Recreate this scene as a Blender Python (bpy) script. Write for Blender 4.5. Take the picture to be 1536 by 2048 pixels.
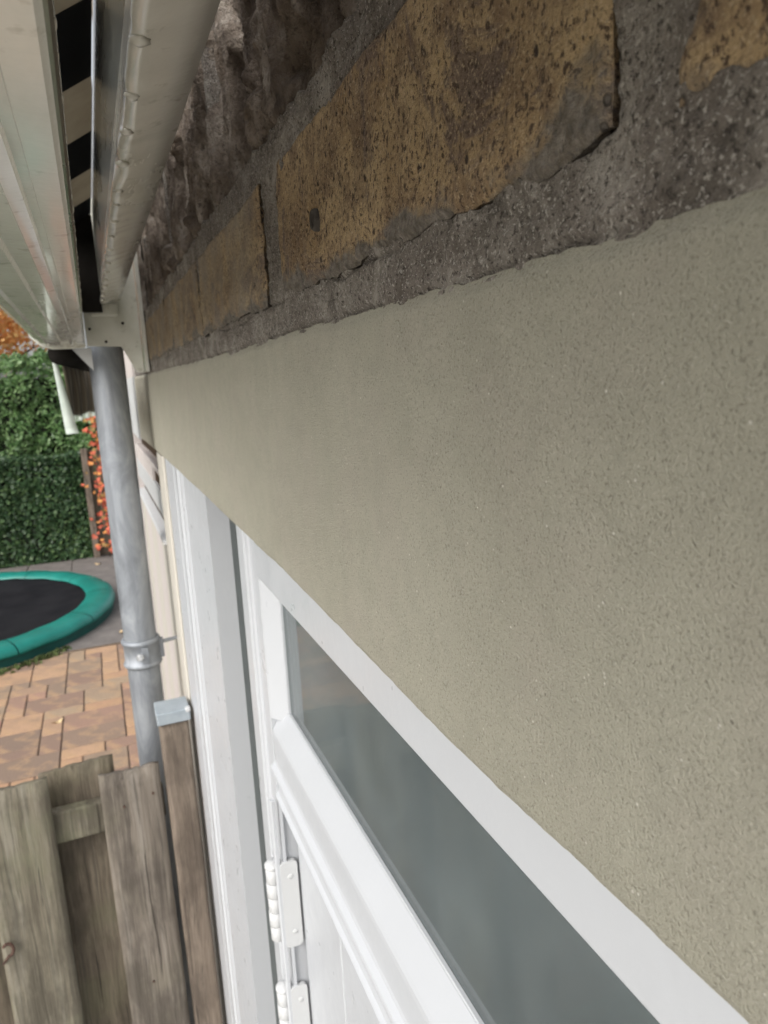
import bpy, bmesh, math, random
import numpy as np
from mathutils import Matrix, Vector

# ------------------------------------------------------------------ scene, camera, light
for o in list(bpy.data.objects):
    bpy.data.objects.remove(o)
scene = bpy.context.scene
COL = scene.collection
R = math.radians

yaw, pit, rol = R(21.676), R(-10.875), R(-2.963)
F = Vector((math.sin(yaw)*math.cos(pit), math.cos(yaw)*math.cos(pit), math.sin(pit)))
Rr = Vector((math.cos(yaw), -math.sin(yaw), 0.0))
Up = Rr.cross(F)
r_ = math.cos(rol)*Rr + math.sin(rol)*Up
u_ = -math.sin(rol)*Rr + math.cos(rol)*Up
cam_d = bpy.data.cameras.new('camera')
cam = bpy.data.objects.new('camera', cam_d)
COL.objects.link(cam)
cam.matrix_world = Matrix(((r_.x, u_.x, -F.x, -0.107), (r_.y, u_.y, -F.y, 0.0), (r_.z, u_.z, -F.z, 2.5), (0, 0, 0, 1)))
cam_d.sensor_fit = 'VERTICAL'
cam_d.sensor_height = 36.0
cam_d.sensor_width = 27.0
cam_d.lens = 36.0*1420/2048
cam_d.clip_start = 0.01
cam_d.clip_end = 400
cam_d.dof.use_dof = True
cam_d.dof.focus_distance = 0.27
cam_d.dof.aperture_fstop = 25.0
scene.camera = cam

SUN_EL, SUN_AZ = R(40), R(-126)          # azimuth measured from +Y towards +X: sun stands out over the garden, a little behind
world = bpy.data.worlds.new('World')
scene.world = world
world.use_nodes = True
wn = world.node_tree
bg = wn.nodes['Background']
sky = wn.nodes.new('ShaderNodeTexSky')
sky.sky_type = 'NISHITA'
sky.sun_disc = False
sky.sun_elevation = SUN_EL
sky.sun_rotation = SUN_AZ
sky.air_density = 1.0
sky.dust_density = 4.0
sky.ozone_density = 1.0
hs = wn.nodes.new('ShaderNodeHueSaturation')
hs.inputs['Saturation'].default_value = 0.25      # a veiled, cloudy sky
wn.links.new(sky.outputs[0], hs.inputs['Color'])
wn.links.new(hs.outputs[0], bg.inputs['Color'])
bg.inputs['Strength'].default_value = 0.15
sd = bpy.data.lights.new('sun', 'SUN')
sd.energy = 0.75
sd.angle = R(70)
sd.color = (1.0, 0.95, 0.88)
sun = bpy.data.objects.new('sun', sd)
COL.objects.link(sun)
sdir = Vector((math.sin(SUN_AZ)*math.cos(SUN_EL), math.cos(SUN_AZ)*math.cos(SUN_EL), math.sin(SUN_EL)))
sun.rotation_euler = sdir.to_track_quat('Z', 'Y').to_euler()
vs = scene.view_settings
vs.view_transform = 'Standard'
vs.look = 'None'
vs.gamma = 1.0
vs.use_curve_mapping = False
vs.exposure = 0.68

rnd = random.Random(7)
npr = np.random.RandomState(11)

# ------------------------------------------------------------------ vector noise for mesh relief
def _h(ix, iy, iz):
    n = (ix.astype(np.int64)*374761393 + iy.astype(np.int64)*668265263 + iz.astype(np.int64)*2147483647) & 0xffffffff
    n = ((n ^ (n >> 13))*1274126177) & 0xffffffff
    n = n ^ (n >> 16)
    return (n & 0xffff)/65535.0*2-1
def vnoise(x, y, z=0.0):
    x = np.asarray(x, float); y = np.asarray(y, float); z = np.zeros_like(x)+z
    x0, y0, z0 = np.floor(x), np.floor(y), np.floor(z)
    fx, fy, fz = x-x0, y-y0, z-z0
    fx, fy, fz = [t*t*t*(t*(t*6-15)+10) for t in (fx, fy, fz)]
    r = 0
    for a in (0, 1):
        for b in (0, 1):
            for c in (0, 1):
                w = (fx if a else 1-fx)*(fy if b else 1-fy)*(fz if c else 1-fz)
                r = r + w*_h(x0+a, y0+b, z0+c)
    return r
def fbm(x, y, z=0.0, o=4, g=0.5):
    s = 0; a = 1.0; k = 1.0; t = 0
    for i in range(o):
        s = s + a*vnoise(np.asarray(x)*k+i*17.3, np.asarray(y)*k-i*9.1, z+i*3.7); t += a
        a *= g; k *= 2.03
    return s/t
def sstep(a, b, x):
    t = np.clip((x-a)/(b-a), 0, 1)
    return t*t*(3-2*t)

# ------------------------------------------------------------------ materials
class NT:
    def __init__(s, name):
        s.m = bpy.data.materials.new(name); s.m.use_nodes = True
        s.t = s.m.node_tree; s.n = s.t.nodes; s.b = s.n['Principled BSDF']; s.out = s.n['Material Output']
        s.tc = s.n.new('ShaderNodeTexCoord'); s.v = s.tc.outputs['Object']
    def link(s, a, b): s.t.links.new(a, b)
    def mapping(s, scale, loc=(0, 0, 0), rot=(0, 0, 0), v=None):
        m = s.n.new('ShaderNodeMapping'); m.inputs['Scale'].default_value = scale
        m.inputs['Location'].default_value = loc; m.inputs['Rotation'].default_value = rot
        s.link(v or s.v, m.inputs['Vector']); return m.outputs[0]
    def noise(s, scale, detail=3, rough=.55, v=None, dist=0.0):
        n = s.n.new('ShaderNodeTexNoise'); n.inputs['Scale'].default_value = scale
        n.inputs['Detail'].default_value = detail; n.inputs['Roughness'].default_value = rough
        n.inputs['Distortion'].default_value = dist
        s.link(v or s.v, n.inputs['Vector']); return n.outputs['Fac']
    def voro(s, scale, v=None, feat='F1', rand=1.0):
        n = s.n.new('ShaderNodeTexVoronoi'); n.feature = feat; n.inputs['Scale'].default_value = scale
        n.inputs['Randomness'].default_value = rand
        s.link(v or s.v, n.inputs['Vector']); return n.outputs['Distance']
    def ramp(s, f, pts, interp='LINEAR'):
        r = s.n.new('ShaderNodeValToRGB'); r.color_ramp.interpolation = interp
        e = r.color_ramp.elements
        while len(e) < len(pts): e.new(0.5)
        for k, (p, c) in zip(e, pts):
            k.position = p; k.color = (c, c, c, 1) if isinstance(c, (int, float)) else (*c, 1)
        s.link(f, r.inputs[0]); return r.outputs[0]
    def mix(s, f, a, b, mode='MIX'):
        m = s.n.new('ShaderNodeMix'); m.data_type = 'RGBA'; m.blend_type = mode
        for sock, val in ((m.inputs[0], f), (m.inputs[6], a), (m.inputs[7], b)):
            if hasattr(val, 'is_linked'): s.link(val, sock)
            elif isinstance(val, (int, float)): sock.default_value = val if sock is m.inputs[0] else (val, val, val, 1)
            else: sock.default_value = (*val, 1)
        return m.outputs[2]
    def math(s, op, a, b=0.0):
        m = s.n.new('ShaderNodeMath'); m.operation = op
        for sock, val in ((m.inputs[0], a), (m.inputs[1], b)):
            if hasattr(val, 'is_linked'): s.link(val, sock)
            else: sock.default_value = val
        return m.outputs[0]
    def sep(s, v=None):
        n = s.n.new('ShaderNodeSeparateXYZ'); s.link(v or s.v, n.inputs[0]); return n.outputs
    def rand(s):
        return s.n.new('ShaderNodeObjectInfo').outputs['Random']
    def color(s, c):
        if hasattr(c, 'is_linked'): s.link(c, s.b.inputs['Base Color'])
        else: s.b.inputs['Base Color'].default_value = (*c, 1)
    def rough(s, r):
        if hasattr(r, 'is_linked'): s.link(r, s.b.inputs['Roughness'])
        else: s.b.inputs['Roughness'].default_value = r
    def bump(s, h, dist, strength=1.0, prev=None):
        b = s.n.new('ShaderNodeBump'); b.inputs['Distance'].default_value = dist; b.inputs['Strength'].default_value = strength
        s.link(h, b.inputs['Height'])
        if prev: s.link(prev, b.inputs['Normal'])
        s.link(b.outputs[0], s.b.inputs['Normal']); return b.outputs[0]

def m_plaster():
    k = NT('sand_plaster')
    fine = k.noise(2300, 3, .7); grain = k.noise(1050, 3, .62); big = k.noise(7, 4, .6, dist=.4); mid = k.noise(60, 4, .65)
    c = k.mix(k.ramp(big, [(.3, 0.0), (.7, 1.0)]), (.42, .402, .318), (.485, .464, .372))
    c = k.mix(k.ramp(k.noise(17, 4, .6, v=k.mapping((1, 1, 1), (3, 8, 1))), [(.45, 0.0), (.7, .5)]), c, (.455, .412, .345))
    c = k.mix(k.ramp(mid, [(.38, .30), (.55, 0.0)]), c, (.36, .345, .275))
    c = k.mix(k.ramp(grain, [(.32, .7), (.44, .0)]), c, (.215, .200, .155))
    c = k.mix(k.ramp(fine, [(.30, .5), (.44, .0)]), c, (.19, .178, .138))
    c = k.mix(k.ramp(grain, [(.58, .0), (.70, .5)]), c, (.60, .575, .49))
    sp = k.voro(420); spn = k.noise(140, 1, .5)
    speck = k.math('MULTIPLY', k.ramp(sp, [(.12, 1.0), (.20, 0.0)]), k.ramp(spn, [(.62, 0.0), (.68, .9)]))
    c = k.mix(speck, c, (.76, .74, .66))
    pit_ = k.math('MULTIPLY', k.ramp(k.voro(380, v=k.mapping((1, 1, 1), (3, 2, 1))), [(.12, 1.0), (.2, 0.0)]), k.ramp(k.noise(120, 1, .5, v=k.mapping((1, 1, 1), (5, 3, 1))), [(.70, 0.0), (.74, .45)]))
    c = k.mix(pit_, c, (.06, .055, .045))
    k.color(c); k.rough(.82)
    h = k.math('ADD', k.math('MULTIPLY', grain, 1.0), k.math('MULTIPLY', fine, .55))
    h = k.math('SUBTRACT', h, k.math('MULTIPLY', pit_, .8))
    k.bump(h, .0016, 1.0)
    return k.m
def m_mortar():
    k = NT('old_mortar')
    a = k.noise(42, 7, .72, dist=.5); b = k.noise(520, 4, .75); c0 = k.noise(15, 4, .6)
    c = k.ramp(a, [(.33, (.13, .112, .094)), (.45, (.27, .240, .206)), (.54, (.39, .352, .308)), (.66, (.62, .58, .52))])
    c = k.mix(k.ramp(c0, [(.42, 0.0), (.60, .55)]), c, (.215, .180, .155))
    c = k.mix(k.ramp(b, [(.38, .9), (.47, 0.0)]), c, (.060, .050, .042))
    c = k.mix(k.ramp(k.noise(760, 3, .7), [(.56, 0.0), (.64, .8)]), c, (.66, .62, .56))
    c = k.mix(k.ramp(k.noise(26, 5, .7, v=k.mapping((1, 1, 1), (1, 5, 8)), dist=1.0), [(.60, 0.0), (.68, .8)]), c, (.52, .475, .42))
    k.color(c); k.rough(.95)
    k.bump(k.math('ADD', k.math('MULTIPLY', k.noise(230, 5, .75), 1.0), k.math('MULTIPLY', b, .7)), .0045, 1.0)
    return k.m
def m_ochre():
    k = NT('ochre_sandstone')
    big = k.noise(13, 5, .62, dist=.5); mid = k.noise(46, 6, .68)
    tall = k.noise(520, 4, .72, v=k.mapping((1, 1, .8)))
    c = k.mix(k.ramp(big, [(.38, 0.0), (.60, 1.0)]), (.42, .285, .150), (.60, .440, .250))
    c = k.mix(k.ramp(mid, [(.40, .75), (.52, 0.0)]), c, (.25, .165, .100))
    c = k.mix(k.ramp(k.noise(19, 6, .70, v=k.mapping((1, 1, 1), (7, 3, 2)), dist=1.2), [(.53, 0.0), (.60, .8)]), c, (.185, .135, .115))
    c = k.mix(k.ramp(tall, [(.40, .95), (.47, 0.0)]), c, (.095, .060, .040))
    pits = k.math('MULTIPLY', k.ramp(k.voro(230, v=k.mapping((1, 1, .7))), [(.16, 1.0), (.26, 0.0)]), k.ramp(k.noise(55, 3, .6), [(.48, 0.0), (.56, 1.0)]))
    c = k.mix(pits, c, (.070, .046, .032))
    c = k.mix(k.ramp(k.noise(800, 2, .6), [(.57, 0.0), (.66, .6)]), c, (.70, .55, .36))
    y, z = k.sep()[1], k.sep()[2]
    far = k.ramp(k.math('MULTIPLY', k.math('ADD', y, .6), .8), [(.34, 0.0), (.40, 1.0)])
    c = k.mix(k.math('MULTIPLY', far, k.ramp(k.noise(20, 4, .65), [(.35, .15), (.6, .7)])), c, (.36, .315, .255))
    # mortar smeared over the lower arris when the bed was pointed
    sm = k.math('ADD', k.math('MULTIPLY', k.math('SUBTRACT', z, 2.5465), 26.0), k.math('MULTIPLY', k.noise(38, 4, .6, v=k.mapping((1, .55, 1), (2, 2, 5))), 1.35))
    c = k.mix(k.ramp(sm, [(.72, .9), (.86, 0.0)]), c, k.ramp(k.noise(240, 4, .7), [(.35, (.11, .10, .085)), (.55, (.23, .21, .185)), (.75, (.40, .37, .33))]))
    k.color(c); k.rough(.93)
    h = k.math('ADD', k.math('MULTIPLY', tall, .8), k.math('MULTIPLY', k.noise(640, 3, .65), .5))
    k.bump(k.math('SUBTRACT', h, k.math('MULTIPLY', pits, .5)), .0042, 1.0)
    return k.m
def m_rough():
    k = NT('flaking_stone')
    a = k.noise(38, 6, .65, v=k.mapping((1, .8, .45))); b = k.noise(260, 4, .65)
    c = k.ramp(a, [(.34, (.075, .056, .042)), (.45, (.165, .130, .102)), (.54, (.27, .222, .180)), (.66, (.50, .445, .385))])
    c = k.mix(k.ramp(k.noise(17, 3, .6), [(.52, 0.0), (.64, .5)]), c, (.20, .15, .105))
    c = k.mix(k.ramp(b, [(.34, .7), (.45, 0.0)]), c, (.075, .058, .045))
    k.color(c); k.rough(.95)
    k.bump(k.math('ADD', b, k.noise(90, 5, .7, v=k.mapping((1, 1, .5)))), .007, 1.0)
    return k.m
def m_paint(name, col, rough=.35, grime=.12, gs=25, bumpd=.0004):
    k = NT(name)
    g = k.noise(gs, 4, .6, v=k.mapping((1, 1, .5)))
    c = k.mix(k.ramp(g, [(.42, 0.0), (.75, grime)]), col, tuple(x*.62 for x in col))
    k.color(c); k.rough(k.ramp(k.noise(40, 3, .6), [(.3, rough-.06), (.7, rough+.14)]))
    k.bump(k.noise(180, 2, .5), bumpd, .5)
    return k.m
def m_zinc():
    k = NT('weathered_zinc')
    a = k.noise(14, 6, .70, v=k.mapping((1, 1, .4)), dist=1.0); b = k.noise(60, 4, .6, v=k.mapping((1, 1, .12)))
    c = k.ramp(a, [(.28, (.20, .215, .235)), (.46, (.30, .322, .35)), (.56, (.37, .392, .42)), (.72, (.47, .49, .51))])
    c = k.mix(k.ramp(b, [(.5, 0.0), (.75, .6)]), c, (.17, .18, .20))
    k.color(c); k.b.inputs['Metallic'].default_value = .55
    k.rough(k.ramp(a, [(.3, .50), (.7, .66)]))
    k.bump(b, .0006, .4)
    return k.m
def m_awning_metal(name, col, rough):
    k = NT(name)
    a = k.noise(13, 5, .65, v=k.mapping((1, .35, 1)), dist=.5); b = k.noise(55, 4, .65)
    c = k.mix(k.ramp(a, [(.48, 0.0), (.74, .5)]), col, (.45, .47, .38))
    c = k.mix(k.ramp(b, [(.60, 0.0), (.70, .45)]), c, (.26, .235, .17))
    k.color(c); k.rough(k.ramp(a, [(.3, rough), (.75, rough+.3)]))
    k.bump(k.math('ADD', k.noise(30, 3, .5), k.math('MULTIPLY', k.noise(240, 3, .6), .25)), .0009, .45)
    k.b.inputs['Coat Weight'].default_value = .6; k.b.inputs['Coat Roughness'].default_value = .08
    return k.m
def m_fabric():
    k = NT('striped_canvas')
    y = k.sep()[1]
    p = k.math('FRACT', k.math('DIVIDE', k.math('ADD', y, 10*.316-.669), .316))
    s = k.ramp(p, [(0.0, 1.0), (.49, 0.0)], 'CONSTANT')
    w = k.noise(500, 2, .6); d = k.noise(18, 4, .6)
    light = k.mix(k.ramp(d, [(.4, 0.0), (.7, .6)]), (.42, .385, .32), (.30, .265, .21))
    c = k.mix(s, light, (.016, .017, .021))
    k.color(c); k.rough(.85); k.bump(w, .0006, .5)
    tr = k.n.new('ShaderNodeBsdfTranslucent'); k.link(c, tr.inputs['Color'])
    ms = k.n.new('ShaderNodeMixShader'); ms.inputs[0].default_value = .45
    k.link(k.b.outputs[0], ms.inputs[1]); k.link(tr.outputs[0], ms.inputs[2]); k.link(ms.outputs[0], k.out.inputs['Surface'])
    return k.m
def m_valance():
    k = NT('valance_canvas')
    y = k.sep()[1]
    p = k.math('FRACT', k.math('MULTIPLY', y, 26))
    c = k.mix(k.ramp(p, [(0.0, (.055, .045, .030)), (.35, (.115, .098, .068)), (.62, (.030, .026, .020))], 'CONSTANT'), (.06, .05, .035), (.05, .04, .03))
    c = k.ramp(p, [(0.0, (.095, .08, .055)), (.4, (.16, .14, .10)), (.7, (.045, .04, .03))], 'CONSTANT')
    k.color(c); k.rough(.9); k.bump(k.noise(400, 2, .6), .0006, .5)
    return k.m
def m_wood(name, dark, light, green, grey, seed):
    k = NT(name)
    rn = k.rand()
    off = k.n.new('ShaderNodeCombineXYZ')
    k.link(k.math('MULTIPLY', rn, 7.0), off.inputs[0]); k.link(k.math('MULTIPLY', rn, 31.0), off.inputs[2])
    va = k.n.new('ShaderNodeVectorMath'); va.operation = 'ADD'
    k.link(k.v, va.inputs[0]); k.link(off.outputs[0], va.inputs[1])
    v = va.outputs[0]
    warp = k.noise(4, 3, .5, v=k.mapping((2.2, 2.2, .7), (seed, 0, 0), v=v))
    vm = k.n.new('ShaderNodeVectorMath'); vm.operation = 'MULTIPLY_ADD'
    wv = k.n.new('ShaderNodeCombineXYZ'); k.link(warp, wv.inputs[0]); k.link(warp, wv.inputs[1])
    k.link(wv.outputs[0], vm.inputs[0]); vm.inputs[1].default_value = (.03, .03, 0); k.link(v, vm.inputs[2])
    g1 = k.noise(1.0, 4, .6, v=k.mapping((170, 170, 5.0), (seed, 1, 2), v=vm.outputs[0]))
    g2 = k.noise(1.0, 5, .65, v=k.mapping((48, 48, 2.2), (seed, 4, 2), v=vm.outputs[0]))
    g3 = k.noise(1.0, 3, .6, v=k.mapping((420, 420, 14), (seed, 4, 2), v=vm.outputs[0]))
    c = k.ramp(g2, [(.30, dark), (.52, light), (.75, grey)])
    c = k.mix(k.ramp(g1, [(.34, .6), (.50, 0.0)]), c, tuple(x*.5 for x in dark))
    c = k.mix(k.ramp(g3, [(.55, 0.0), (.75, .55)]), c, tuple(min(1, x*1.35) for x in light))
    c = k.mix(k.ramp(k.noise(9, 4, .6, v=v), [(.46, 0.0), (.66, green[3])]), c, green[:3])
    crk = k.ramp(k.noise(1.0, 3, .6, v=k.mapping((95, 95, 1.6), (seed, 7, 2), v=vm.outputs[0])), [(.30, .9), (.345, 0.0)])
    c = k.mix(crk, c, (.022, .017, .012))
    kn = k.ramp(k.voro(3.1, v=k.mapping((3.0, 3.0, 1.0), (seed*.37, .4, .2), v=v)), [(.05, .9), (.11, 0.0)])
    c = k.mix(kn, c, (.035, .024, .016))
    k.color(c); k.rough(.88)
    c = k.mix(k.ramp(k.noise(14, 5, .65, v=k.mapping((1, 1, .35), (seed, 2, 2), v=v)), [(.46, 0.0), (.62, .65)]), c, tuple(x*.55 for x in dark))
    k.color(c)
    k.bump(k.math('ADD', k.math('ADD', g1, k.math('MULTIPLY', g3, .5)), g2), .0022, .85)
    return k.m
def m_paver():
    k = NT('concrete_paver')
    c = k.ramp(k.rand(), [(0.0, (.42, .245, .145)), (.2, (.47, .30, .185)), (.4, (.25, .175, .130)), (.55, (.38, .28, .185)), (.75, (.215, .150, .115)), (1.0, (.41, .24, .170))])
    a = k.noise(4.5, 4, .6)
    c = k.mix(k.ramp(a, [(.44, 0.0), (.66, .7)]), c, (.24, .17, .12))
    c = k.mix(k.ramp(k.noise(7, 3, .6, v=k.mapping((1, 1, 1), (4, 9, 0))), [(.50, 0.0), (.68, .7)]), c, (.47, .30, .165))
    c = k.mix(k.ramp(k.noise(120, 3, .7), [(.35, .5), (.5, 0.0)]), c, (.13, .09, .06))
    k.color(c); k.rough(.85); k.bump(k.noise(90, 4, .65), .004, .6)
    return k.m
def m_simple(name, c1, c2, scale=20, rough=.85, bd=.002, bs=80, contrast=(.35, .65)):
    k = NT(name)
    c = k.mix(k.ramp(k.noise(scale, 5, .6), [(contrast[0], 0.0), (contrast[1], 1.0)]), c1, c2)
    k.color(c); k.rough(rough); k.bump(k.noise(bs, 4, .6), bd, .6)
    return k.m
def m_leaf(name, cols, rough=.45, sss=0.0, scale=.9):
    k = NT(name)
    n = k.noise(scale, 3, .6)
    wn_ = k.n.new('ShaderNodeTexWhiteNoise'); wn_.noise_dimensions = '3D'
    g = k.n.new('ShaderNodeNewGeometry')
    at = k.n.new('ShaderNodeAttribute'); at.attribute_name = 'leaf_id'
    rr = k.math('ADD', k.math('MULTIPLY', at.outputs['Fac'], .65), k.math('MULTIPLY', n, .45))
    c = k.ramp(rr, [(i/(len(cols)-1)*.9+.08, c) for i, c in enumerate(cols)])
    k.color(c); k.rough(rough)
    k.b.inputs['Specular IOR Level'].default_value = .35
    tr = k.n.new('ShaderNodeBsdfTranslucent'); k.link(c, tr.inputs['Color'])
    ms = k.n.new('ShaderNodeMixShader'); ms.inputs[0].default_value = .22
    k.link(k.b.outputs[0], ms.inputs[1]); k.link(tr.outputs[0], ms.inputs[2]); k.link(ms.outputs[0], k.out.inputs['Surface'])
    return k.m
def m_glass(d0=.16, d1=.30, ro=.05):
    k = NT('window_glass')
    fr = k.n.new('ShaderNodeFresnel'); fr.inputs['IOR'].default_value = 1.52
    gl = k.n.new('ShaderNodeBsdfGlossy'); gl.inputs['Roughness'].default_value = ro
    tp = k.n.new('ShaderNodeBsdfTransparent'); tp.inputs['Color'].default_value = (.80, .86, .86, 1)
    mx = k.n.new('ShaderNodeMixShader')
    k.link(fr.outputs[0], mx.inputs[0]); k.link(tp.outputs[0], mx.inputs[1]); k.link(gl.outputs[0], mx.inputs[2])
    # a thin film of dust on the pane
    df = k.n.new('ShaderNodeBsdfDiffuse'); df.inputs['Color'].default_value = (.36, .41, .42, 1)
    m2 = k.n.new('ShaderNodeMixShader'); k.link(k.ramp(k.noise(9, 4, .6), [(.3, d0), (.75, d1)]), m2.inputs[0])
    k.link(mx.outputs[0], m2.inputs[1]); k.link(df.outputs[0], m2.inputs[2])
    k.link(m2.outputs[0], k.out.inputs['Surface'])
    return k.m

M = {}
M['plaster'] = m_plaster()
M['mortar'] = m_mortar()
M['ochre'] = m_ochre()
M['rough'] = m_rough()
M['white'] = m_paint('white_gloss_paint', (.50, .517, .540), .32, .02)
M['sill'] = m_paint('white_sill_paint', (.49, .507, .530), .42, .02, 60, .0003)
M['cream'] = m_paint('cream_paint', (.55, .52, .46), .5, .2)
M['pink'] = m_paint('pinkish_white_paint', (.57, .52, .495), .5, .15)
M['whitebright'] = m_paint('bright_white_paint', (.55, .56, .565), .4, .05)
M['zinc'] = m_zinc()
M['awn'] = m_awning_metal('awning_white_metal', (.78, .76, .69), .07)
M['awn2'] = m_awning_metal('awning_inner_metal', (.34, .33, .28), .16)
M['awn2'].node_tree.nodes['Principled BSDF'].inputs['Metallic'].default_value = .75
M['plate'] = m_awning_metal('awning_end_plate', (.66, .655, .59), .38)
M['fabric'] = m_fabric()
M['valance'] = m_valance()
M['valwhite'] = m_simple('valance_binding', (.62, .68, .62), (.45, .52, .47), 20, .8, .0005, 300)
M['wood_a'] = m_wood('greenish_old_wood', (.100, .086, .062), (.190, .168, .124), (.150, .155, .090, .5), (.27, .252, .205), 1.0)
M['wood_b'] = m_wood('brown_old_wood', (.085, .067, .047), (.160, .131, .095), (.120, .120, .065, .35), (.235, .205, .160), 5.0)
M['wood_c'] = m_wood('grey_old_wood', (.105, .087, .070), (.195, .167, .137), (.150, .140, .090, .3), (.29, .262, .225), 9.0)
M['wood_p'] = m_wood('post_wood', (.110, .084, .064), (.195, .155, .120), (.150, .115, .085, .25), (.25, .20, .16), 13.0)
M['capmetal'] = m_simple('grey_cap_metal', (.26, .30, .33), (.33, .37, .40), 30, .5, .0004, 200)
M['dark'] = m_simple('dark_gap', (.012, .011, .010), (.02, .018, .016), 20, .9)
M['slot_dark'] = m_simple('dark_green_slot', (.012, .020, .018), (.025, .038, .033), 30, .35)  # near-black green that paints the darkness of the side slot
M['brown'] = m_simple('brown_slot_shade_and_pane', (.040, .024, .015), (.06, .036, .022), 30, .5)  # painted shade of the far window slots, also its small brown pane
M['blind'] = m_simple('grey_blue_blind', (.20, .22, .22), (.28, .30, .30), 5, .9, .0008, 300)
M['glass'] = m_glass()
M['clearglass'] = m_glass(.0, .04, .02)
M['rust'] = m_simple('rusty_iron', (.055, .028, .020), (.11, .060, .042), 90, .8)
M['oldplug'] = m_simple('stained_plug', (.030, .024, .020), (.085, .075, .065), 120, .8)
M['screw'] = m_simple('bright_screw', (.80, .80, .80), (.65, .66, .67), 60, .25)
M['screw'].node_tree.nodes['Principled BSDF'].inputs['Metallic'].default_value = .8
M['paver'] = m_paver()
M['joint'] = m_simple('paving_sand', (.13, .10, .075), (.19, .145, .11), 15, .95)
M['slab'] = m_simple('grey_paving_slab', (.135, .120, .110), (.195, .175, .160), 5, .85, .003, 70)
M['lightpave'] = m_simple('pale_bounce_paving', (.46, .43, .38), (.54, .51, .46), 4, .9, .003, 60)  # kept pale so the unseen paving throws light upward
M['soil'] = m_simple('garden_soil', (.09, .085, .055), (.13, .125, .07), 4, .95, .01, 30)
M['moss'] = m_simple('moss', (.055, .085, .025), (.11, .14, .045), 20, .95, .01, 90)
M['teal'] = m_simple('teal_pad_vinyl', (.005, .155, .125), (.010, .215, .175), 3, .42, .003, 25)
M['teal_dark'] = m_simple('dark_teal_skirt', (.004, .060, .050), (.005, .08, .065), 5, .6)
M['mat'] = m_simple('trampoline_mesh', (.012, .012, .014), (.020, .020, .022), 3, .8, .001, 300)
M['ivy'] = m_leaf('ivy_leaf', [(.018, .040, .018), (.034, .072, .030), (.058, .112, .045), (.125, .190, .070)], .4)
M['laurel'] = m_leaf('laurel_leaf', [(.04, .095, .034), (.095, .185, .062), (.16, .27, .10), (.26, .36, .17)], .35)
M['orange'] = m_leaf('autumn_leaf', [(.78, .28, .075), (.85, .42, .15), (.86, .53, .22), (.74, .55, .2)], .6)
M['hedgecore'] = m_simple('hedge_core_dark', (.008, .012, .006), (.018, .022, .011), 10, .95)  # near-black fill for the solid boxes inside the hedges
for _m in ('brown', 'dark', 'mat'):
    M[_m].node_tree.nodes['Principled BSDF'].inputs['Specular IOR Level'].default_value = .05
M['creep1'] = m_simple('red_creeper_leaf', (.48, .07, .04), (.62, .16, .08), 12, .6)
M['creep2'] = m_simple('orange_creeper_leaf', (.62, .22, .06), (.68, .33, .09), 12, .6)
M['creep3'] = m_simple('dull_creeper_leaf', (.26, .17, .045), (.36, .20, .06), 12, .6)
M['bark'] = m_simple('bark', (.06, .045, .03), (.11, .085, .06), 12, .95, .01, 40)
M['leaf_dry'] = m_simple('dry_fallen_leaf', (.62, .42, .22), (.70, .55, .32), 40, .8)

# ------------------------------------------------------------------ mesh helpers (all coordinates are world metres)
def _root_loc(p):
    l = Vector((0, 0, 0))
    while p is not None:
        l += p.location; p = p.parent
    return l
def obj(name, vf, m, parent=None, smooth=False, loc=None):
    v, f = vf
    base = _root_loc(parent) if parent is not None else (Vector(loc) if loc is not None else Vector((0, 0, 0)))
    v = np.asarray(v, float) - np.array(base)
    me = bpy.data.meshes.new(name)
    me.from_pydata(v.tolist(), [], [tuple(int(i) for i in q) for q in f])
    me.update()
    me.materials.append(M[m])
    if smooth:
        me.polygons.foreach_set('use_smooth', [True]*len(me.polygons))
        me.update()
    o = bpy.data.objects.new(name, me)
    COL.objects.link(o)
    if parent is not None: o.parent = parent
    elif loc is not None: o.location = loc
    return o
def thing(name, label, cat, loc, group=None):
    o = bpy.data.objects.new(name, None); COL.objects.link(o)
    o.location = loc; o['label'] = label; o['category'] = cat
    o.empty_display_size = .1
    if group: o['group'] = group
    return o
def struct(name, vf, m, label=None):
    o = obj(name, vf, m); o['kind'] = 'structure'
    if label: o['label'] = label
    return o
def box(x0, x1, y0, y1, z0, z1, bev=0.0, seg=2):
    bm = bmesh.new()
    bmesh.ops.create_cube(bm, size=1.0)
    for v in bm.verts:
        v.co = ((x0+x1)/2+v.co.x*(x1-x0), (y0+y1)/2+v.co.y*(y1-y0), (z0+z1)/2+v.co.z*(z1-z0))
    if bev: bmesh.ops.bevel(bm, geom=bm.edges[:], offset=bev, segments=seg, affect='EDGES', profile=.5)
    bm.verts.index_update()
    r = ([tuple(v.co) for v in bm.verts], [tuple(v.index for v in f.verts) for f in bm.faces])
    bm.free(); return r
def join(*parts):
    V, Fs = [], []
    for v, f in parts:
        n = len(V); V += [tuple(p) for p in v]; Fs += [tuple(i+n for i in q) for q in f]
    return V, Fs
def extrude_y(prof, y0, y1, closed=True, n=1):
    """profile of (x, z) swept along the wall"""
    k = len(prof); V = []; Fs = []
    ys = [y0+(y1-y0)*i/n for i in range(n+1)]
    for y in ys: V += [(x, y, z) for x, z in prof]
    for i in range(n):
        for j in range(k if closed else k-1):
            a = i*k+j; b = i*k+(j+1) % k
            Fs.append((a, a+k, b+k, b))
    if closed:
        Fs.append(tuple(range(k))); Fs.append(tuple(reversed(range(n*k, n*k+k))))
    return V, Fs
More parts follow.
